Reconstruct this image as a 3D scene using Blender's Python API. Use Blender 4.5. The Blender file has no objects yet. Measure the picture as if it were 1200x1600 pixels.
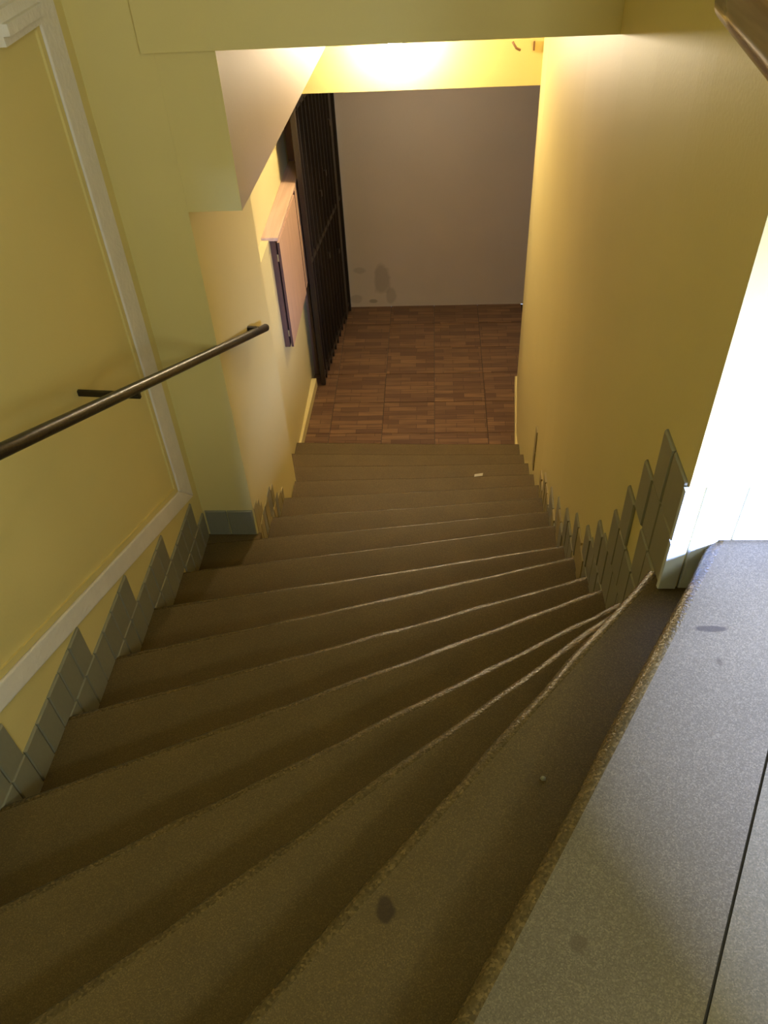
import bpy, bmesh, math, random
from mathutils import Vector, Matrix

rnd = random.Random(7)
C = bpy.context.scene.collection
H = 0.17                                   # riser height

# ------------------------------------------------------------------ camera
cam = bpy.data.cameras.new('camera')
camo = bpy.data.objects.new('camera', cam)
C.objects.link(camo)
F = 1250.0
CAMZ = 16 * H + 1.38
d = Vector((84, 1326, F)).normalized()      # the plumb direction seen by the lens (x right, y down, z forward)
fwd = (Vector((0, 0, 1)) - d * d.z).normalized()
rt = d.cross(fwd)
a = math.radians(5.0)
wx = math.cos(a) * rt - math.sin(a) * fwd
wy = math.sin(a) * rt + math.cos(a) * fwd
wz = -d
m = Matrix(((wx.x, -wx.y, -wx.z), (wy.x, -wy.y, -wy.z), (wz.x, -wz.y, -wz.z)))
camo.matrix_world = Matrix.Translation((0, 0, CAMZ)) @ m.to_4x4()
cam.sensor_fit = 'VERTICAL'
cam.sensor_height = 36
cam.lens = F / 1600 * 36
cam.clip_start = 0.02
bpy.context.scene.camera = camo

# ------------------------------------------------------------------ world, daylight, added fill lights, exposure
w = bpy.data.worlds.new('world')
bpy.context.scene.world = w
w.use_nodes = True
w.node_tree.nodes['Background'].inputs[0].default_value = (0.55, 0.7, 1.0, 1)
w.node_tree.nodes['Background'].inputs[1].default_value = 1.0


def area(name, loc, target, sx, sy, power, col):
    l = bpy.data.lights.new(name, 'AREA')
    l.shape = 'RECTANGLE'
    l.size, l.size_y = sx, sy
    l.energy = power
    l.color = col
    o = bpy.data.objects.new(name, l)
    C.objects.link(o)
    o.location = loc
    o.rotation_euler = (Vector(target) - Vector(loc)).to_track_quat('-Z', 'Y').to_euler()
    return o


WIN_X0, WIN_X1, WIN_Z0, WIN_Z1, WIN_X = 1.45, 1.97, 3.45, 4.45, 2.0     # window in the rear wall of the landing
area('daylight_sky_patch', (2.9, -5.6, 6.0), (0.65, 1.34, 2.8), 1.2, 1.2, 6600, (0.58, 0.76, 1.52))
area('daylight_window', (1.71, -1.66, 3.95), (0.2, 3.0, 3.2), 0.5, 0.98, 26, (0.82, 0.97, 0.88))
area('landing_fill', (0.7, -1.57, 4.75), (0.1, 3.0, 3.0), 0.7, 0.5, 46, (0.86, 0.97, 0.86))  # added fill behind the camera, no fixture; lifts walls and near treads
LAMP_STRENGTH = 420.0
area('hallway_fill', (-0.1, 6.35, 2.58), (-0.25, 7.42, 1.2), 0.5, 0.2, 4.8, (1.0, .86, .70))  # added fill hidden behind the header, brightens the hallway end wall

vs = bpy.context.scene.view_settings
vs.view_transform = 'Standard'
vs.look = 'None'
vs.gamma = 1
vs.exposure = 0.0
vs.use_curve_mapping = False
cy = bpy.context.scene.cycles
cy.max_bounces = 10
cy.diffuse_bounces = 6
cy.sample_clamp_indirect = 4
cy.use_denoising = True


# ------------------------------------------------------------------ materials
def mat(name, col, rough=0.6, metal=0.0, bump=0.0, bscale=60, var=0.06, vscale=3, spec=0.5, build=None):
    mt = bpy.data.materials.new(name)
    mt.use_nodes = True
    nt = mt.node_tree
    b = nt.nodes['Principled BSDF']
    b.inputs['Roughness'].default_value = rough
    b.inputs['Metallic'].default_value = metal
    b.inputs['Specular IOR Level'].default_value = spec
    tc = nt.nodes.new('ShaderNodeTexCoord')
    n = nt.nodes.new('ShaderNodeTexNoise')
    n.inputs['Scale'].default_value = vscale
    n.inputs['Detail'].default_value = 5
    nt.links.new(tc.outputs['Object'], n.inputs['Vector'])
    r = nt.nodes.new('ShaderNodeMix')
    r.data_type = 'RGBA'
    r.inputs['A'].default_value = tuple(c * (1 - var) for c in col) + (1,)
    r.inputs['B'].default_value = tuple(min(1, c * (1 + var)) for c in col) + (1,)
    nt.links.new(n.outputs['Fac'], r.inputs['Factor'])
    out = r.outputs['Result']
    if build:
        out = build(nt, tc, b, out)
    nt.links.new(out, b.inputs['Base Color'])
    if bump:
        n2 = nt.nodes.new('ShaderNodeTexNoise')
        n2.inputs['Scale'].default_value = bscale
        n2.inputs['Detail'].default_value = 4
        nt.links.new(tc.outputs['Object'], n2.inputs['Vector'])
        bp = nt.nodes.new('ShaderNodeBump')
        bp.inputs['Strength'].default_value = bump
        bp.inputs['Distance'].default_value = 0.01
        nt.links.new(n2.outputs['Fac'], bp.inputs['Height'])
        nt.links.new(bp.outputs['Normal'], b.inputs['Normal'])
    return mt


def mixc(nt, fac, A, B):
    r = nt.nodes.new('ShaderNodeMix')
    r.data_type = 'RGBA'
    for k, v in (('Factor', fac), ('A', A), ('B', B)):
        if isinstance(v, (tuple, float, int)):
            r.inputs[k].default_value = v if not isinstance(v, tuple) else (v + (1,) if len(v) == 3 else v)
        else:
            nt.links.new(v, r.inputs[k])
    return r.outputs['Result']


def math_n(nt, op, A, B=None, clamp=False):
    n = nt.nodes.new('ShaderNodeMath')
    n.operation = op
    n.use_clamp = clamp
    for i, v in enumerate((A, B)):
        if v is None:
            continue
        if isinstance(v, (int, float)):
            n.inputs[i].default_value = v
        else:
            nt.links.new(v, n.inputs[i])
    return n.outputs[0]


def blob(nt, tc, centre, scale, nscale=14, wob=0.5):
    """A stain mask: 1 inside an uneven ellipsoid round centre."""
    mp = nt.nodes.new('ShaderNodeVectorMath')
    mp.operation = 'SUBTRACT'
    nt.links.new(tc.outputs['Object'], mp.inputs[0])
    mp.inputs[1].default_value = centre
    dv = nt.nodes.new('ShaderNodeVectorMath')
    dv.operation = 'DIVIDE'
    nt.links.new(mp.outputs[0], dv.inputs[0])
    dv.inputs[1].default_value = scale
    ln = nt.nodes.new('ShaderNodeVectorMath')
    ln.operation = 'LENGTH'
    nt.links.new(dv.outputs[0], ln.inputs[0])
    nz = nt.nodes.new('ShaderNodeTexNoise')
    nz.inputs['Scale'].default_value = nscale
    nt.links.new(tc.outputs['Object'], nz.inputs['Vector'])
    s = math_n(nt, 'ADD', ln.outputs['Value'], math_n(nt, 'MULTIPLY', math_n(nt, 'SUBTRACT', nz.outputs['Fac'], 0.5), wob * 2))
    mr = nt.nodes.new('ShaderNodeMapRange')
    mr.inputs['From Min'].default_value = 0.75
    mr.inputs['From Max'].default_value = 1.1
    mr.inputs['To Min'].default_value = 1
    mr.inputs['To Max'].default_value = 0
    nt.links.new(s, mr.inputs['Value'])
    return mr.outputs[0]


def terrazzo(coarse):
    def build(nt, tc, b, out):
        v = nt.nodes.new('ShaderNodeTexVoronoi')
        v.inputs['Scale'].default_value = 210 if coarse else 480
        nt.links.new(tc.outputs['Object'], v.inputs['Vector'])
        sp = nt.nodes.new('ShaderNodeSeparateColor')
        nt.links.new(v.outputs['Color'], sp.inputs[0])
        cr = nt.nodes.new('ShaderNodeValToRGB')
        e = cr.color_ramp.elements
        k = 1.25 if coarse else 0.8
        e[0].position, e[0].color = 0.0, (1 - .34 * k, 1 - .34 * k, 1 - .36 * k, 1)
        e[1].position, e[1].color = 1.0, (1 + .42 * k, 1 + .40 * k, 1 + .36 * k, 1)
        q = cr.color_ramp.elements.new(0.75)
        q.color = (1.02, 1.0, 1.0, 1)
        nt.links.new(sp.outputs[0], cr.inputs[0])
        mu = nt.nodes.new('ShaderNodeMix')
        mu.data_type = 'RGBA'
        mu.blend_type = 'MULTIPLY'
        mu.inputs['Factor'].default_value = 1
        nt.links.new(out, mu.inputs['A'])
        nt.links.new(cr.outputs[0], mu.inputs['B'])
        o = mu.outputs['Result']
        # trodden-in dirt and a few spots of their own shape
        for c, s, col, f in (((-.094, .571, 15 * H), (.018, .024, .05), (.04, .024, .014), .8),
                             ((.582, 1.096, 16 * H), (.036, .009, .05), (.045, .035, .028), .75),
                             ((.226, .463, 16 * H), (.016, .016, .05), (.07, .05, .03), .5),
                             ((.582, 1.009, 16 * H), (.008, .012, .05), (.06, .045, .03), .6)):
            o = mixc(nt, math_n(nt, 'MULTIPLY', blob(nt, tc, c, s, 30, .5), f), o, col)
        return o
    return build


M = {}
M['yellow'] = mat('yellow_wall_paint', (.72, .605, .255), .5, bump=.05, bscale=90, var=.05, vscale=2.2)
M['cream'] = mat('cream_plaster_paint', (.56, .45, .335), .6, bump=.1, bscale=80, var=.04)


def stain(nt, tc, b, out):
    for c, s, f in (((-.52, 7.42, .30), (.085, .2, .17), .42), ((-.44, 7.42, .12), (.06, .2, .09), .35), ((-.74, 7.42, .40), (.06, .2, .035), .3),
                    ((-.62, 7.42, .06), (.05, .2, .025), .6), ((-.80, 7.42, .09), (.07, .2, .05), .3)):
        out = mixc(nt, math_n(nt, 'MULTIPLY', blob(nt, tc, c, s, 9, .45), f), out, (.25, .20, .14))
    return out


M['back'] = mat('greyish_cream_wall_paint', (.66, .57, .46), .6, bump=.1, bscale=70, var=.05, build=stain)
M['white'] = mat('white_ceiling_paint', (.75, .72, .62), .7)
M['moulding'] = mat('offwhite_plaster_band', (.80, .75, .70), .6, bump=.4, bscale=45, var=.09, vscale=12)
M['terrazzo'] = mat('terrazzo_tread', (.128, .090, .034), .62, var=.22, vscale=5, spec=.3, build=terrazzo(False))
M['nosing'] = mat('terrazzo_worn_nosing', (.112, .078, .030), .22, bump=.25, bscale=160, var=.3, vscale=9, spec=.6, build=terrazzo(True))
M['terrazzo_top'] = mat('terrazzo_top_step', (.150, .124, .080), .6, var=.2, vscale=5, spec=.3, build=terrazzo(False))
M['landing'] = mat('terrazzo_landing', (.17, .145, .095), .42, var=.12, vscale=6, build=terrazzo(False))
M['tile'] = mat('grey_green_glazed_tile', (.255, .245, .18), .28, var=.10, vscale=6)
M['tile_painted'] = mat('yellow_smeared_tile', (.36, .29, .13), .45, var=.25, vscale=18)
M['tile_daylit'] = mat('daylit_glazed_tile', (.62, .66, .70), .25, var=.05)  # the wall tile again, with bluish daylight put into its colour
M['grout'] = mat('dark_grout', (.10, .09, .07), .8)
M['iron'] = mat('dark_brown_iron_paint', (.022, .015, .010), .4, bump=.1)
M['black'] = mat('black_gate_backing', (.004, .003, .003), .7, spec=.2)  # darkness behind the gate put into a flat black
M['rail'] = mat('dark_brown_gloss_paint', (.014, .010, .007), .33, bump=.12, bscale=60, spec=.45)
M['jamb'] = mat('brown_door_frame_paint', (.22, .115, .06), .5)
M['paper'] = mat('white_paper', (.8, .75, .65), .6)
M['steel'] = mat('bright_steel', (.6, .58, .55), .3, metal=1)
M['joint'] = mat('dark_dirt_joint', (.03, .026, .02), .9)


def grain(col2, sc, axis, f=.6):
    def build(nt, tc, b, out):
        mp = nt.nodes.new('ShaderNodeMapping')
        s = [sc, sc, sc]
        s[axis] = sc * .05
        mp.inputs['Scale'].default_value = s
        nt.links.new(tc.outputs['Object'], mp.inputs['Vector'])
        n = nt.nodes.new('ShaderNodeTexNoise')
        n.inputs['Scale'].default_value = 1
        n.inputs['Detail'].default_value = 4
        nt.links.new(mp.outputs[0], n.inputs['Vector'])
        mr = nt.nodes.new('ShaderNodeMapRange')
        mr.inputs['From Min'].default_value = .4
        mr.inputs['From Max'].default_value = .68
        mr.inputs['To Max'].default_value = f
        nt.links.new(n.outputs['Fac'], mr.inputs['Value'])
        return mixc(nt, mr.outputs[0], out, col2)
    return build


M['veneer'] = mat('light_wood_veneer', (.60, .37, .215), .42, var=.06, build=grain((.44, .25, .14), 45, 2))
M['veneer_top'] = mat('light_wood_board', (.66, .44, .27), .42, var=.06, build=grain((.46, .28, .16), 40, 1))
M['darkwood'] = mat('dark_red_brown_wood', (.085, .036, .020), .5, var=.1, build=grain((.045, .02, .012), 60, 2))
M['railwood'] = mat('brown_varnished_wood', (.24, .135, .085), .22, var=.12, spec=.7, build=grain((.14, .075, .045), 60, 1))


def strips(nt, tc, b, out):
    """Printed wood strips on ceramic tile: staggered short staves with streaks along x."""
    oi = nt.nodes.new('ShaderNodeObjectInfo')
    cb = nt.nodes.new('ShaderNodeCombineXYZ')
    for i in range(3):
        nt.links.new(math_n(nt, 'MULTIPLY', oi.outputs['Random'], (7.3, 3.1, 11.0)[i]), cb.inputs[i])
    ad = nt.nodes.new('ShaderNodeVectorMath')
    nt.links.new(tc.outputs['Object'], ad.inputs[0])
    nt.links.new(cb.outputs[0], ad.inputs[1])
    br = nt.nodes.new('ShaderNodeTexBrick')
    br.offset = .37
    br.offset_frequency = 2
    br.inputs['Scale'].default_value = 1
    br.inputs['Brick Width'].default_value = .24
    br.inputs['Row Height'].default_value = .062
    br.inputs['Mortar Size'].default_value = .0028
    br.inputs['Mortar Smooth'].default_value = .6
    br.inputs['Color1'].default_value = (.265, .15, .07, 1)
    br.inputs['Color2'].default_value = (.125, .066, .034, 1)
    br.inputs['Mortar'].default_value = (.07, .036, .02, 1)
    nt.links.new(ad.outputs[0], br.inputs['Vector'])
    mp = nt.nodes.new('ShaderNodeMapping')
    mp.inputs['Scale'].default_value = (3.5, 60, 5)
    nt.links.new(ad.outputs[0], mp.inputs['Vector'])
    n = nt.nodes.new('ShaderNodeTexNoise')
    n.inputs['Scale'].default_value = 1
    n.inputs['Detail'].default_value = 5
    nt.links.new(mp.outputs[0], n.inputs['Vector'])
    mr = nt.nodes.new('ShaderNodeMapRange')
    mr.inputs['From Min'].default_value = .42
    mr.inputs['From Max'].default_value = .7
    mr.inputs['To Max'].default_value = .9
    nt.links.new(n.outputs['Fac'], mr.inputs['Value'])
    return mixc(nt, mr.outputs[0], br.outputs['Color'], (.10, .05, .026))


M['woodtile'] = mat('wood_print_floor_tile', (.25, .14, .07), .38, build=strips)
lm = bpy.data.materials.new('lit_globe_glass')
lm.use_nodes = True
lb = lm.node_tree.nodes['Principled BSDF']
lb.inputs['Base Color'].default_value = (.9, .85, .75, 1)
lb.inputs['Emission Color'].default_value = (1.0, .82, .56, 1)
lb.inputs['Emission Strength'].default_value = LAMP_STRENGTH
M['globe'] = lm


# ------------------------------------------------------------------ mesh helpers
def link(name, me, parent=None):
    o = bpy.data.objects.new(name, me)
    C.objects.link(o)
    if parent is not None:
        o.parent = parent
    return o


def pydata(name, V, Fc, mats, parent=None, fmat=None, smooth=False):
    me = bpy.data.meshes.new(name)
    me.from_pydata([tuple(v) for v in V], [], Fc)
    for mm in (mats if isinstance(mats, (list, tuple)) else [mats]):
        me.materials.append(M[mm])
    bm = bmesh.new()
    bm.from_mesh(me)
    bmesh.ops.recalc_face_normals(bm, faces=bm.faces)
    bm.to_mesh(me)
    bm.free()
    if fmat:
        for p, i in zip(me.polygons, fmat):
            p.material_index = i
    if smooth:
        for p in me.polygons:
            p.use_smooth = True
    me.update()
    return link(name, me, parent)


def prism(poly, z0, z1):
    """poly: plan corners; z0/z1: a height or a height per corner."""
    n = len(poly)
    f0 = z0 if isinstance(z0, (list, tuple)) else [z0] * n
    f1 = z1 if isinstance(z1, (list, tuple)) else [z1] * n
    V = [(p[0], p[1], f0[i]) for i, p in enumerate(poly)] + [(p[0], p[1], f1[i]) for i, p in enumerate(poly)]
    Fc = [tuple(range(n - 1, -1, -1)), tuple(range(n, 2 * n))]
    Fc += [(i, (i + 1) % n, n + (i + 1) % n, n + i) for i in range(n)]
    return V, Fc


def join(*parts):
    V, Fc = [], []
    for v, f in parts:
        k = len(V)
        V += v
        Fc += [tuple(i + k for i in t) for t in f]
    return V, Fc


def box(x0, x1, y0, y1, z0, z1):
    return prism([(x0, y0), (x1, y0), (x1, y1), (x0, y1)], z0, z1)


def bevel(o, wd, seg=2):
    b = o.modifiers.new('bevel', 'BEVEL')
    b.width = wd
    b.segments = seg
    b.limit_method = 'ANGLE'
    return o


def tag(o, label, cat, group=None, kind=None):
    o['label'] = label
    o['category'] = cat
    if group:
        o['group'] = group
    if kind:
        o['kind'] = kind
    return o


def tube(path, r, n=14, caps=True):
    """Round bar along a list of points."""
    P = [Vector(p) for p in path]
    V, Fc = [], []
    up = Vector((0, 0, 1))
    for i, p in enumerate(P):
        t = (P[min(i + 1, len(P) - 1)] - P[max(i - 1, 0)]).normalized()
        u = t.cross(up)
        u = u.normalized() if u.length > 1e-4 else Vector((1, 0, 0))
        v = u.cross(t)
        rr = r[i] if isinstance(r, (list, tuple)) else r
        for k in range(n):
            an = 2 * math.pi * k / n
            V.append(tuple(p + (u * math.cos(an) + v * math.sin(an)) * rr))
    for i in range(len(P) - 1):
        for k in range(n):
            Fc.append((i * n + k, i * n + (k + 1) % n, (i + 1) * n + (k + 1) % n, (i + 1) * n + k))
    if caps:
        Fc.append(tuple(range(n - 1, -1, -1)))
        Fc.append(tuple(range((len(P) - 1) * n, len(P) * n)))
    return V, Fc


def obar(p0, p1, wd, ht):
    """Rectangular bar from p0 to p1."""
    p0, p1 = Vector(p0), Vector(p1)
    t = (p1 - p0).normalized()
    up = Vector((0, 0, 1)) if abs(t.z) < .95 else Vector((0, 1, 0))
    u = t.cross(up).normalized() * wd / 2
    v = u.cross(t).normalized() * ht / 2
    V = [tuple(p + s * u + q * v) for p in (p0, p1) for s, q in ((-1, -1), (1, -1), (1, 1), (-1, 1))]
    return V, [(3, 2, 1, 0), (4, 5, 6, 7), (0, 1, 5, 4), (1, 2, 6, 5), (2, 3, 7, 6), (3, 0, 4, 7)]


def struct(name, geo, m_, label, cat='wall', parent=None, **kw):
    o = pydata(name, geo[0], geo[1], m_, parent, **kw)
    return tag(o, label, cat, kind='structure')


# ------------------------------------------------------------------ plan of the room
TOP = 16 * H                                # landing level
CEIL = 6.0


def xl(y):                                  # left wall face
    return -1.205 + (y - 1.0) * .012


RW = [(1.365, .568), (1.85, .562), (2.3, .570), (2.8, .585), (3.3, .610), (3.7, .634), (4.1, .642), (5.2, .660), (6.0, .728)]


def xr(y):                                  # right wall face
    if y <= RW[0][0]:
        return RW[0][1]
    for (a0, b0), (a1, b1) in zip(RW, RW[1:]):
        if y <= a1:
            return b0 + (b1 - b0) * (y - a0) / (a1 - a0)
    return RW[-1][1]


# nosing lines: y where each meets x = -1.19 and x = 0.6
NOSE = {1: (4.979, 4.935), 2: (4.631, 4.602), 3: (4.274, 4.295), 4: (3.918, 3.980), 5: (3.559, 3.682), 6: (3.202, 3.382),
        7: (2.853, 3.091), 8: (2.498, 2.814), 9: (2.151, 2.528), 10: (1.774, 2.300), 11: (1.410, 2.043), 12: (1.019, 1.836),
        13: (.583, 1.640), 14: (.086, 1.531), 15: (-.610, 1.489), 16: (-1.605, 1.285), 17: (-2.792, .773)}


def nline(k):
    yl_, yr_ = NOSE[k]
    p = Vector((-1.19, yl_, 0))
    t = Vector((1.79, yr_ - yl_, 0)).normalized()
    return p, t


# ------------------------------------------------------------------ structure: walls, beams, ceilings, floors
fine = [RW[0]] + [(y / 10, xr(y / 10)) for y in range(15, 60)] + [RW[-1]]
poly = [(x, y) for y, x in fine] + [(WIN_X, 6.0), (WIN_X, 1.365)]
wall_right = struct('wall_right', prism(poly, 0, CEIL), 'yellow', 'long yellow painted wall along the right side of the stairs')
wall_left = struct('wall_left', prism([(-1.5, -1.6), (xl(-1.6), -1.6), (xl(2.95), 2.95), (-1.5, 2.95)], 0, CEIL), 'yellow',
                   'yellow painted left wall framed by an off-white plaster band')
wall_pillar = struct('wall_pillar', box(-1.5, -.92, 2.92, 3.97, 0, CEIL), 'yellow', 'yellow projecting wall pier on the left beside the handrail end')
wall_recess = struct('wall_recess', join(box(-1.5, -1.10, 3.97, 6.20, 0, 1.80), box(-1.5, -1.15, 3.97, 6.48, 1.80, 3.43)), 'yellow',
                     'yellow recessed wall behind the wooden meter cabinet')
struct('ceiling_beam', box(-.96, .64, 2.905, 3.07, 3.43, CEIL), 'yellow', 'wide yellow beam crossing above the stairs at the top of the view', 'beam')
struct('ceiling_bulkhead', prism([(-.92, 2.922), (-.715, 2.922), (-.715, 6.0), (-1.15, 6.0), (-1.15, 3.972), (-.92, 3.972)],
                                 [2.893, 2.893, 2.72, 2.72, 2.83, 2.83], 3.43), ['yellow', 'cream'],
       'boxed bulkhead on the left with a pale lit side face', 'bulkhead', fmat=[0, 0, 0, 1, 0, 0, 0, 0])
struct('wall_header', box(-1.5, .75, 6.0, 6.15, 2.43, 3.43), 'yellow', 'bright yellow header over the hallway opening below the lamp', 'header')
struct('ceiling', box(-1.5, WIN_X, -1.6, 2.92, CEIL, CEIL + .1), 'white', 'white ceiling high over the landing', 'ceiling')
struct('ceiling.001', box(-1.5, WIN_X, 3.07, 6.0, 3.43, 3.52), 'white', 'low ceiling over the bottom of the stairs', 'ceiling')
struct('ceiling.002', box(-2.4, 2.2, 6.15, 7.6, 2.62, 2.72), 'white', 'low ceiling of the hallway past the header', 'ceiling')
wall_back = struct('wall_back', box(-2.4, 2.2, 7.42, 7.6, 0, 2.7), 'back', 'greyish cream end wall of the lower hallway with a damp stain')
struct('wall_far_left', box(-2.5, -2.4, 6.0, 7.6, 0, 2.7), 'back', 'side wall behind the iron gate')
struct('wall_far_right', box(2.2, 2.3, 6.0, 7.6, 0, 2.7), 'back', 'right end wall of the lower hallway')
struct('wall_rear', join(box(-1.5, WIN_X0, -1.75, -1.6, 0, CEIL), box(WIN_X1, WIN_X, -1.75, -1.6, 0, CEIL),
                         box(WIN_X0, WIN_X1, -1.75, -1.6, 0, WIN_Z0), box(WIN_X0, WIN_X1, -1.75, -1.6, WIN_Z1, CEIL)),
       'yellow', 'yellow landing wall opposite the stairs that holds the window')
struct('wall_landing', box(WIN_X, WIN_X + .25, -1.75, 1.365, 0, CEIL), 'yellow', 'yellow wall along the right side of the landing')
xa, xb, za, zb = WIN_X0, WIN_X1, WIN_Z0, WIN_Z1
struct('window_1', join(box(xa, xb, -1.74, -1.70, za, za + .04), box(xa, xb, -1.74, -1.70, zb - .04, zb), box(xa, xa + .04, -1.74, -1.70, za, zb),
                        box(xb - .04, xb, -1.74, -1.70, za, zb)), 'white', 'white frame of the landing window', 'window')

# lower hallway floor: wood print tiles laid on a bed
floor = struct('floor', box(-2.4, 2.2, -1.7, 7.42, -.12, -.008), 'joint', 'brown wood-look tiled floor of the lower hallway', 'floor')
me_tile = None
TW = .44
for iy in range(6):
    for ix in range(-2, 3):
        x0, y0 = -.44 + (ix) * TW + (.0 if iy > 1 else 0), 4.86 + iy * TW
        x1 = x0 + TW
        if me_tile is None:
            V, Fc = box(.0015, TW - .0015, .0015, TW - .0015, -.010, 0)
            V2 = [(x + (.001 if x < .1 else -.001) * (z > -.005), y + (.001 if y < .1 else -.001) * (z > -.005), z) for x, y, z in V]
            o = pydata('tile', V2, Fc, 'woodtile', floor)
            me_tile = o.data
        else:
            o = link('tile', me_tile, floor)
        o.location = (x0, y0, rnd.uniform(-.0006, .0006))


# ------------------------------------------------------------------ wall tiles
def unit_tile(mname):
    """One glazed tile: u along +x, thickness along +y, height along +z, chamfered front."""
    c = .035
    V = [(0, 0, 0), (1, 0, 0), (1, 0, 1), (0, 0, 1), (0, .6, 0), (1, .6, 0), (1, .6, 1), (0, .6, 1), (c, 1, c * .6), (1 - c, 1, c * .6), (1 - c, 1, 1 - c * .6),
         (c, 1, 1 - c * .6)]
    Fc = [(0, 1, 2, 3), (0, 1, 5, 4), (1, 2, 6, 5), (2, 3, 7, 6), (3, 0, 4, 7), (4, 5, 9, 8), (5, 6, 10, 9), (6, 7, 11, 10), (7, 4, 8, 11), (8, 9, 10, 11)]
    o = pydata('tile', V, Fc, mname)
    me = o.data
    bpy.data.objects.remove(o)
    return me


TILE = unit_tile('tile')
TILEP = unit_tile('tile_painted')
TILE_LIT = unit_tile('tile_daylit')


def put_tile(parent, p, q, z0, z1, thick=.009, me=TILE):
    """Tile against a wall from plan point p to q; the face looks to the left of p->q."""
    dx, dy = q[0] - p[0], q[1] - p[1]
    o = link('tile', me, parent)
    o.location = (p[0], p[1], z0)
    o.rotation_euler = (0, 0, math.atan2(dy, dx))
    j = rnd.uniform(.0, .0012)
    o.scale = (math.hypot(dx, dy), thick + j, z1 - z0)
    return o


G = .0022                                   # half joint
TWL = .0935
# left wall: a row of tiles follows each tread and runs past its nosing
LEND = {7: 2.905, 8: 2.79, 9: 2.405, 10: 2.02, 11: 1.632, 12: 1.159, 13: .70}
for k, ye in LEND.items():
    y1 = ye
    ylow = NOSE[k + 1][0] - .05
    while y1 - TWL > ylow:
        y0 = y1 - TWL
        # face must look to +x: walk from far to near
        put_tile(wall_left, (xl(y1) - .001, y1 - G), (xl(y0) - .001, y0 + G), k * H + G, (k + 1) * H - G, .010)
        y1 = y0
# pier front: two tiles on tread 7
put_tile(wall_pillar, (-.926, 2.921), (-1.055, 2.921), 7 * H + G, 8 * H - G, .011)
put_tile(wall_pillar, (-1.060, 2.921), (-1.170, 2.921), 7 * H + G, 8 * H - G, .011)
# pier side: the smeared remains of three rows
for k, ya, yb, hh in ((7, 2.93, 3.0, 1), (7, 3.0, 3.05, .8), (7, 3.05, 3.09, .45), (6, 2.93, 3.0, 1), (6, 3.0, 3.07, .95), (6, 3.07, 3.13, 1), (6, 3.13, 3.21, 1),
                      (6, 3.21, 3.30, 1), (6, 3.30, 3.36, .8), (5, 3.24, 3.30, 1), (5, 3.30, 3.37, .9), (5, 3.37, 3.44, 1), (5, 3.44, 3.52, .7), (5, 3.52, 3.58, .5)):
    me_ = TILE if (k, hh) in ((6, 1), (5, 1)) and rnd.random() < .7 else TILEP
    put_tile(wall_pillar, (-.922, yb - G), (-.922, ya + G), k * H + G, k * H + H * hh - G, rnd.uniform(.003, .007), me_)
# right wall: rows step up towards the wall end
REND = {15: 1.665, 14: 1.755, 13: 1.835, 12: 1.99, 11: 2.14, 10: 2.36, 9: 2.57, 8: 2.83, 7: 3.10, 6: 3.40, 5: 3.62, 16: 1.575}
for k, ye in sorted(REND.items()):
    y0 = ye
    ylow = max(1.372, NOSE[k + 1][1] - .08 if k < 16 else 1.372)
    i = 0
    wd = .088
    while y0 - .02 > ylow:
        yb = max(ylow, y0 - wd)
        if yb - ylow < .03:
            yb = ylow
        if not (k == 14 and i == 1):
            hh = H if rnd.random() < .8 or k > 12 else H * rnd.uniform(.75, 1)
            me_ = TILE if (k > 6 or rnd.random() < .4) else TILEP
            if k <= 10 and rnd.random() < .35:
                me_ = TILEP
            put_tile(wall_right, (xr(yb) + .002, yb + G), (xr(y0) + .002, y0 - G), k * H + G, k * H + hh - G, rnd.uniform(.008, .012), me_)
        y0 = yb
        i += 1
# a broken upright strip of plaster-coated tile where the wall steps, beyond the tiles
for z0, z1 in ((.70, .845), (.85, 1.01)):
    put_tile(wall_right, (xr(3.99) + .002, 3.985), (xr(4.05) + .002, 4.05), z0, z1, .008, TILEP)
# end face of the right wall: tiles with daylight put into their pale colour, and a rounded corner strip
for k in (15, 16):
    z0, z1 = k * H + G, (k + 1) * H - G - (.004 if k == 16 else 0)
    put_tile(wall_right, (.600, 1.366), (.556, 1.366), z0, z1, .013, TILE_LIT)
    x0 = .604
    for j in range(14):
        put_tile(wall_right, (x0 + .0935 - G, 1.366), (x0 + G, 1.366), z0, z1, .010, TILE_LIT)
        x0 += .0935

# ------------------------------------------------------------------ stairs
stairs = bpy.data.objects.new('staircase', None)
C.objects.link(stairs)
tag(stairs, 'worn grey terrazzo staircase winding down between yellow walls', 'stairs', kind='structure')
NS = 28


def left_x(k):
    if k >= 7:
        return -1.225
    if k >= 4:
        return -.915
    return -1.095


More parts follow.
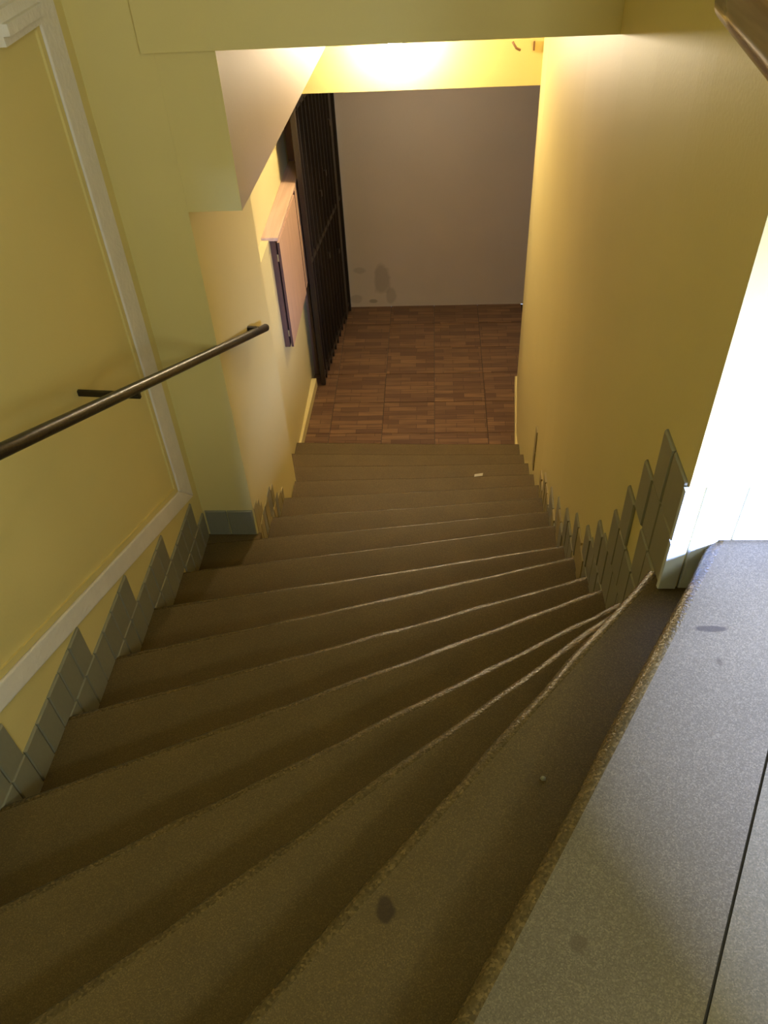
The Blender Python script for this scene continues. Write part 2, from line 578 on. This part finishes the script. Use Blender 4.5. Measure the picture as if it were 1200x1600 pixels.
for k in range(1, 17):
    p, t = nline(k)
    nrm = Vector((t.y, -t.x, 0))            # towards the viewer (up the stairs)
    p2, t2 = nline(k + 1)
    x0, x1 = left_x(k), (.60 if k >= 8 else .66)
    if k == 15:
        x1 = .64
    if k == 16:
        x1 = 3.0
    if k in (14, 15, 16):
        x0 = (-1.19 if k == 14 else -1.19)
    z = k * H
    r = .030
    prof = [(.030, z - H), (.030, z - .052), (.004, z - .046)]
    prof += [(r - r * math.cos(b), z - r + r * math.sin(b)) for b in [math.radians(q) for q in (0, 18, 36, 54, 72, 90)]]
    if k <= 8:
        prof = [(.030, z - H), (.028, z - .05), (.002, z - .042)] + [(.014 - .014 * math.cos(b), z - .014 + .014 * math.sin(b)) for b in
                                                                 [math.radians(q) for q in (0, 22, 45, 67, 90)]]
    npf = len(prof)
    V, Fc, fm = [], [], []
    # every line of the profile runs from the left wall to the right wall
    def span(pp, tt, last=False):
        a0, a1 = (x0 - pp.x) / tt.x, (x1 - pp.x) / tt.x
        if k >= 14:                         # the winders stop at the rear wall and at the end face
            a0 = max(a0, (-1.598 - pp.y) / tt.y)
            if k == 16:
                a1 = min(a1, (1.364 - pp.y) / tt.y)
        return a0, a1

    n2 = Vector((t2.y, -t2.x, 0))
    wav = [rnd.uniform(-1, 1) for _ in range(NS + 1)]
    for i in range(NS + 1):
        u = i / NS
        wob = .0022 * wav[i] * (1.4 if k > 9 else .6)
        wear = -.005 * math.exp(-((u - .55) / .25) ** 2)
        for j, (o_, zz) in enumerate(prof):
            pp = p + nrm * (o_ + (wob if 2 <= j < npf - 1 else 0))
            a0, a1 = span(pp, t)
            q = pp + t * (a0 + (a1 - a0) * u)
            V.append((q.x, q.y, zz + (wear if j > 2 else 0)))
        fe = q                              # end of the nosing curve
        pp = p2 + n2 * (.036 if k < 16 else 0)
        a0, a1 = span(pp, t2)
        bk = pp + t2 * (a0 + (a1 - a0) * u)
        q = fe.lerp(bk, .2)
        V.append((q.x, q.y, z + wear * .6))
        V.append((bk.x, bk.y, z))
        V.append((bk.x, bk.y, z - H))
    st = npf + 3
    for i in range(NS):
        for j in range(st - 1):
            Fc.append((i * st + j, i * st + j + 1, (i + 1) * st + j + 1, (i + 1) * st + j))
            fm.append(1 if 1 <= j < npf - 1 else 0)
    Fc.append(tuple(range(st)))
    fm.append(0)
    Fc.append(tuple(NS * st + j for j in range(st - 1, -1, -1)))
    fm.append(0)
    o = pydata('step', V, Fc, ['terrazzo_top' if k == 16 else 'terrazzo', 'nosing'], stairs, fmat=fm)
    for pl in o.data.polygons:
        pl.use_smooth = len(pl.vertices) == 4
    if hasattr(o.data, 'set_sharp_from_angle'):
        o.data.set_sharp_from_angle(angle=math.radians(40))

pydata('tread_corner', *box(-1.225, -.905, 2.78, 2.93, 6 * H, 7 * H - .0015), 'terrazzo', stairs)

# landing behind the last step, with the dirty joint in front of it
p, t = nline(17)
nrm = Vector((t.y, -t.x, 0))
A = p + t * ((-1.6 - p.y) / t.y)
B = p + t * ((1.364 - p.y) / t.y)
g = nrm * .006
struct('floor_landing', prism([(A.x + g.x, -1.6), (WIN_X, -1.6), (WIN_X, 1.364), (B.x + g.x, 1.364)], TOP - .1, TOP + .001), 'landing',
       'pale terrazzo landing floor at the lower right edge', 'floor')
struct('floor_joint', prism([(A.x - .003, -1.6), (A.x + .012, -1.6), (B.x + .012, 1.364), (B.x - .003, 1.364)], TOP - .1, TOP - .002), 'joint',
       'dark dirt-filled joint between top step and landing', 'joint')

# ------------------------------------------------------------------ plaster trims
# band on the left wall: an upright, a sloping foot and a corner piece at the top, standing proud of the wall
def band(quads, name, label, th=.014, mname='moulding'):
    V, Fc = [], []
    for qd in quads:
        k0 = len(V)
        for y, z in qd:
            V.append((xl(y) + th, y, z))
        for y, z in qd:
            V.append((xl(y) - .004, y, z))
        n = len(qd)
        Fc.append(tuple(k0 + i for i in range(n)))
        Fc.append(tuple(k0 + n + i for i in range(n - 1, -1, -1)))
        for i in range(n):
            Fc.append((k0 + i, k0 + (i + 1) % n, k0 + n + (i + 1) % n, k0 + n + i))
    o = pydata(name, V, Fc, mname)
    tag(o, label, 'moulding', kind='structure')
    return o


S = .425                                    # slope of the foot
yo, zo = 2.835, 1.535                       # outer lower corner
yi = 2.695
zi = 1.690
tr = band([[(yi, 3.60), (yi, zi), (yo, zo), (yo, 3.72)],
           [(yi, zi), (yi - 3.2, zi + 3.2 * S * .985), (yo - 3.3, zo + 3.3 * S), (yo, zo)],
           [(yo, 3.72), (yi - 3, 3.72), (yi - 3, 3.60), (yi, 3.60)]], 'trim_1',
          'off-white plaster band framing the left wall panel')
bevel(tr, .006, 2)
# thin inner bead of the same band
b_ = .030
tr2 = band([[(yi - b_, 3.57), (yi - b_, zi + b_), (yi - .004, zi + .004), (yi - .004, 3.57)],
            [(yi - b_, zi + b_ * 1.4), (yi - 3.2, zi + b_ * 1.4 + (3.2 - b_) * S * .985), (yi - 3.2, zi + .004 + 3.2 * S * .985), (yi - .004, zi + .004)]],
           'trim_2', 'thin inner bead along the plaster band on the left wall', .008, 'yellow')
# capital-like moulded corner at the top left
pc = [(2.665, 3.60), (2.50, 3.60), (2.50, 3.66), (2.665, 3.66)]
struct('trim_3', join(*[prism([(xl(2.5) + 0, 2.40), (xl(2.5) + wd_, 2.40), (xl(2.6) + wd_, 2.66), (xl(2.6), 2.66)], za, zb)
                        for wd_, za, zb in ((.03, 3.575, 3.60), (.05, 3.60, 3.63), (.035, 3.63, 3.66))]), 'moulding',
       'stepped off-white moulding in the top left corner', 'moulding')
# painted skirtings of the lower hallway
struct('baseboard_right', prism([(xr(5.02) - .022, 4.98), (xr(5.02) + .01, 4.98), (xr(5.98) + .01, 5.99), (xr(5.98) - .018, 5.99)], 0, .085), 'yellow',
       'pale yellow plaster skirting at the foot of the right wall', 'skirting')
struct('baseboard_left', prism([(-1.105, 4.98), (-1.085, 4.98), (-1.055, 6.0), (-1.105, 6.0)], 0, .085), 'yellow',
       'pale yellow plaster skirting below the meter cabinet', 'skirting')

# ------------------------------------------------------------------ handrail on the left
def ray_on_x(px, py, X):
    r = Vector((px - 600, py - 800, F))
    r = Vector((wx.dot(r), wy.dot(r), wz.dot(r)))
    return Vector((0, 0, CAMZ)) + r * (X / r.x)


RA = Vector((-1.045, 1.463, 2.926))
RB = Vector((-.86, 3.586, 2.012))
RA2 = RA + (RA - RB) * .45
hr = bpy.data.objects.new('handrail', None)
C.objects.link(hr)
hr.location = (0, 0, 0)
tag(hr, 'dark brown metal handrail slanting down the left wall', 'handrail')
dirv = (RB - RA).normalized()
path = [RA2 + (RB - RA2) * (i / 12) for i in range(13)]
rad = [.0195] * 13
path += [RB + dirv * .012]
rad += [.012]
g_ = tube(path, rad, 18)
o = pydata('rail', g_[0], g_[1], 'rail', hr, smooth=True)
o.data.set_sharp_from_angle(angle=math.radians(50))


def rail_at(y):
    return RA + (RB - RA) * ((y - RA.y) / (RB.y - RA.y))


q = rail_at(2.15)
zb = q.z - .030
g_ = join(obar((xl(2.15) - .005, 2.175, zb), (q.x + .012, 2.155, zb), .014, .022), obar((q.x, 2.155, zb), (q.x, 2.155, q.z - .008), .016, .016))
bevel(pydata('bracket', g_[0], g_[1], 'rail', hr), .002, 1)
q = rail_at(3.45)
g_ = join(obar((-.925, 3.46, q.z + .012), (q.x + .004, 3.455, q.z + .012), .02, .02), obar((q.x, 3.455, q.z), (q.x, 3.455, q.z + .02), .02, .02))
bevel(pydata('bracket', g_[0], g_[1], 'rail', hr), .002, 1)

# wooden rail at the top right
wr = bpy.data.objects.new('wooden_handrail', None)
C.objects.link(wr)
tag(wr, 'thick varnished brown wooden handrail in the top right corner', 'handrail')
S0 = Vector((.453, 1.42, 3.812))
S1 = Vector((.449, 1.20, 3.802))
S2 = S0 + (S1 - S0) * 4.2
dv_ = (S1 - S0).normalized()
path = [S0 - dv_ * .012, S0 - dv_ * .006, S0] + [S0 + (S2 - S0) * (i / 10) for i in range(1, 11)]
rad = [.018, .027, .031] + [.031] * 10
g_ = tube(path, rad, 24)
o = pydata('rail', g_[0], g_[1], 'railwood', wr, smooth=True)
o.data.set_sharp_from_angle(angle=math.radians(50))
g_ = join(obar((.440, .60, 3.77), (.440, .60, 3.60), .02, .02))
pydata('bracket', g_[0], g_[1], 'rail', wr)

# ------------------------------------------------------------------ wall lamp under the beam
lamp = bpy.data.objects.new('wall_lamp', None)
C.objects.link(lamp)
LX, LY, LZ = -.245, 5.82, 2.818
lamp.location = (LX, 6.0, LZ)
tag(lamp, 'lit round wall lamp glowing on the yellow header above the hallway', 'lamp')


def sphere(c, r, nu=20, nv=12):
    V, Fc = [], []
    for i in range(nv + 1):
        th = math.pi * i / nv
        for j in range(nu):
            ph = 2 * math.pi * j / nu
            V.append((c[0] + r * math.sin(th) * math.cos(ph), c[1] + r * math.sin(th) * math.sin(ph), c[2] + r * math.cos(th)))
    for i in range(nv):
        for j in range(nu):
            Fc.append((i * nu + j, i * nu + (j + 1) % nu, (i + 1) * nu + (j + 1) % nu, (i + 1) * nu + j))
    return V, Fc


g_ = sphere((0, LY - 6.0, 0), .075)
me = pydata('globe', g_[0], g_[1], 'globe', lamp, smooth=True)
g_ = tube([(0, 0.0, 0), (0, -.03, 0), (0, -.05, 0), (0, LY - 6.0 + .06, 0)], [.065, .06, .04, .04], 20)
pydata('base', g_[0], g_[1], 'white', lamp)

# ------------------------------------------------------------------ meter cabinet on the recess wall
cab = bpy.data.objects.new('meter_cabinet', None)
C.objects.link(cab)
cab.location = (-1.10, 5.08, .97)
tag(cab, 'light wood meter cabinet with a board on top on the left wall', 'cabinet')


def cpart(name, geo, m_, fmat=None, bv=.002):
    V = [(x + 1.10, y - 5.08, z - .97) for x, y, z in geo[0]]
    o = pydata(name, V, geo[1], m_, cab, fmat=fmat)
    if bv:
        bevel(o, bv, 1)
    return o


CY0, CY1, CX, CZ0, CZ1 = 5.10, 6.46, -1.036, .965, 1.79
cpart('body', box(-1.10, -1.062, CY0, CY1, CZ0, CZ1), 'darkwood')
b_ = cpart('top_board', box(-1.149, -1.036, CY0 - .025, CY1 + .01, 1.792, 1.815), 'veneer_top')
# frame: top rail, far stile, hinge stile; door between
cpart('frame', join(box(-1.060, CX + .001, 5.93, CY1, CZ0 + .03, CZ1 + .002)), ['veneer', 'darkwood'], fmat=[1, 0, 1, 0, 0, 1], bv=.0)
cpart('door', box(-1.052, CX, CY0 + .004, 5.912, CZ0, CZ1 - .022), ['veneer', 'darkwood'], fmat=[1, 0, 1, 0, 1, 1], bv=0)
cpart('hinge', tube([(-1.056, CY0 - .004, 1.64), (-1.056, CY0 - .004, 1.69)], .006, 10), 'steel', bv=0)
cpart('hinge', tube([(-1.056, CY0 - .004, 1.06), (-1.056, CY0 - .004, 1.11)], .006, 10), 'steel', bv=0)
cpart('handle', tube([(CX, 6.40, 1.16), (CX + .03, 6.40, 1.16), (CX + .04, 6.42, 1.19), (CX + .045, 6.45, 1.23)], .006, 10), 'steel', bv=0)

# ------------------------------------------------------------------ iron gate with door frame
gate = bpy.data.objects.new('iron_gate', None)
C.objects.link(gate)
G0, G1 = Vector((-1.0, 6.0, 0)), Vector((-.872, 7.36, 0))
gate.location = G0
tag(gate, 'dark iron bar gate standing along the left side of the lower hallway', 'gate')
gd = (G1 - G0)
gl = gd.length
gd.normalize()
gn = Vector((gd.y, -gd.x, 0))               # into the hallway


def gpt(s, z, off=0):
    v = gd * s + gn * off
    return (v.x, v.y, z)


def gpart(name, geo, m_='iron'):
    return pydata(name, geo[0], geo[1], m_, gate)


GH = 2.36
bevel(gpart('stile', obar(gpt(.02, .012), gpt(.02, GH), .04, .03)), .003, 1)
bevel(gpart('stile', obar(gpt(gl - .03, .012), gpt(gl - .03, GH), .06, .04)), .003, 1)
for z in (.10, 1.18, GH - .04):
    gpart('crossbar', obar(gpt(.04, z), gpt(gl - .05, z), .03, .04))
nb = 9
for i in range(nb):
    s = .10 + (gl - .42) * i / (nb - 1)
    gpart('bar', obar(gpt(s, .03, .012), gpt(s, GH - .04, .012), .016, .016))
gpart('dark_backing', obar(gpt(.02, .03 + GH / 2, -.014), gpt(gl, .03 + GH / 2, -.014), .004, GH), 'black')  # added black backing, stands in for the dark room behind the bars
gpart('lock_panel', obar(gpt(gl - .16, .03, .008), gpt(gl - .16, GH - .04, .008), .02, .16))
for z, s in ((1.52, .55), (1.6, .78), (.95, .62), (1.9, 1.1), (.8, 1.02)):
    gpart('rosette', obar(gpt(s - .02, z, .02), gpt(s + .02, z, .02), .02, .05))
jf = struct('door_1', join(box(-1.17, -1.07, 6.485, 6.57, 0, 2.42), box(-1.13, -1.06, 6.205, 6.25, 0, 1.79)), 'jamb',
            'brown painted door frame between the meter cabinet and the gate', 'door frame')

# small cable stub at the right end of the header
cb_ = tag(pydata('cable_stub', *tube([(.52, 5.97, 2.705), (.545, 5.95, 2.672), (.572, 5.975, 2.655)], .008, 8), 'jamb', smooth=True),
          'short brown cable stub at the right end of the bright header', 'cable')
cl_ = pydata('cable_clip', *box(.66, .67, 5.985, 6.0, 2.645, 2.70), 'jamb')
tag(cl_, 'tiny dark clip beside the cable stub on the header', 'clip')

# ------------------------------------------------------------------ litter
me = pydata('paper_scrap', [(0, 0, 0), (.055, .008, .002), (.058, .022, .012), (.004, .018, .006), (0, 0, .001), (.055, .008, .003), (.058, .022, .013), (.004, .018, .007)],
            [(0, 1, 2, 3), (7, 6, 5, 4), (0, 1, 5, 4), (1, 2, 6, 5), (2, 3, 7, 6), (3, 0, 4, 7)], 'paper')
me.location = (.255, 3.95, 4 * H + .001)
tag(me, 'scrap of white paper lying on a lower step', 'paper')
V, Fc = sphere((0, 0, .003), .006, 8, 5)
V = [(x * rnd.uniform(.8, 1.2), y * rnd.uniform(.8, 1.2), max(0, z * .8)) for x, y, z in V]
me = pydata('plaster_crumb', V, Fc, 'tile')
me.location = (.221, .836, 15 * H - .001)
tag(me, 'pale plaster crumb lying on the second step from the top', 'crumb')
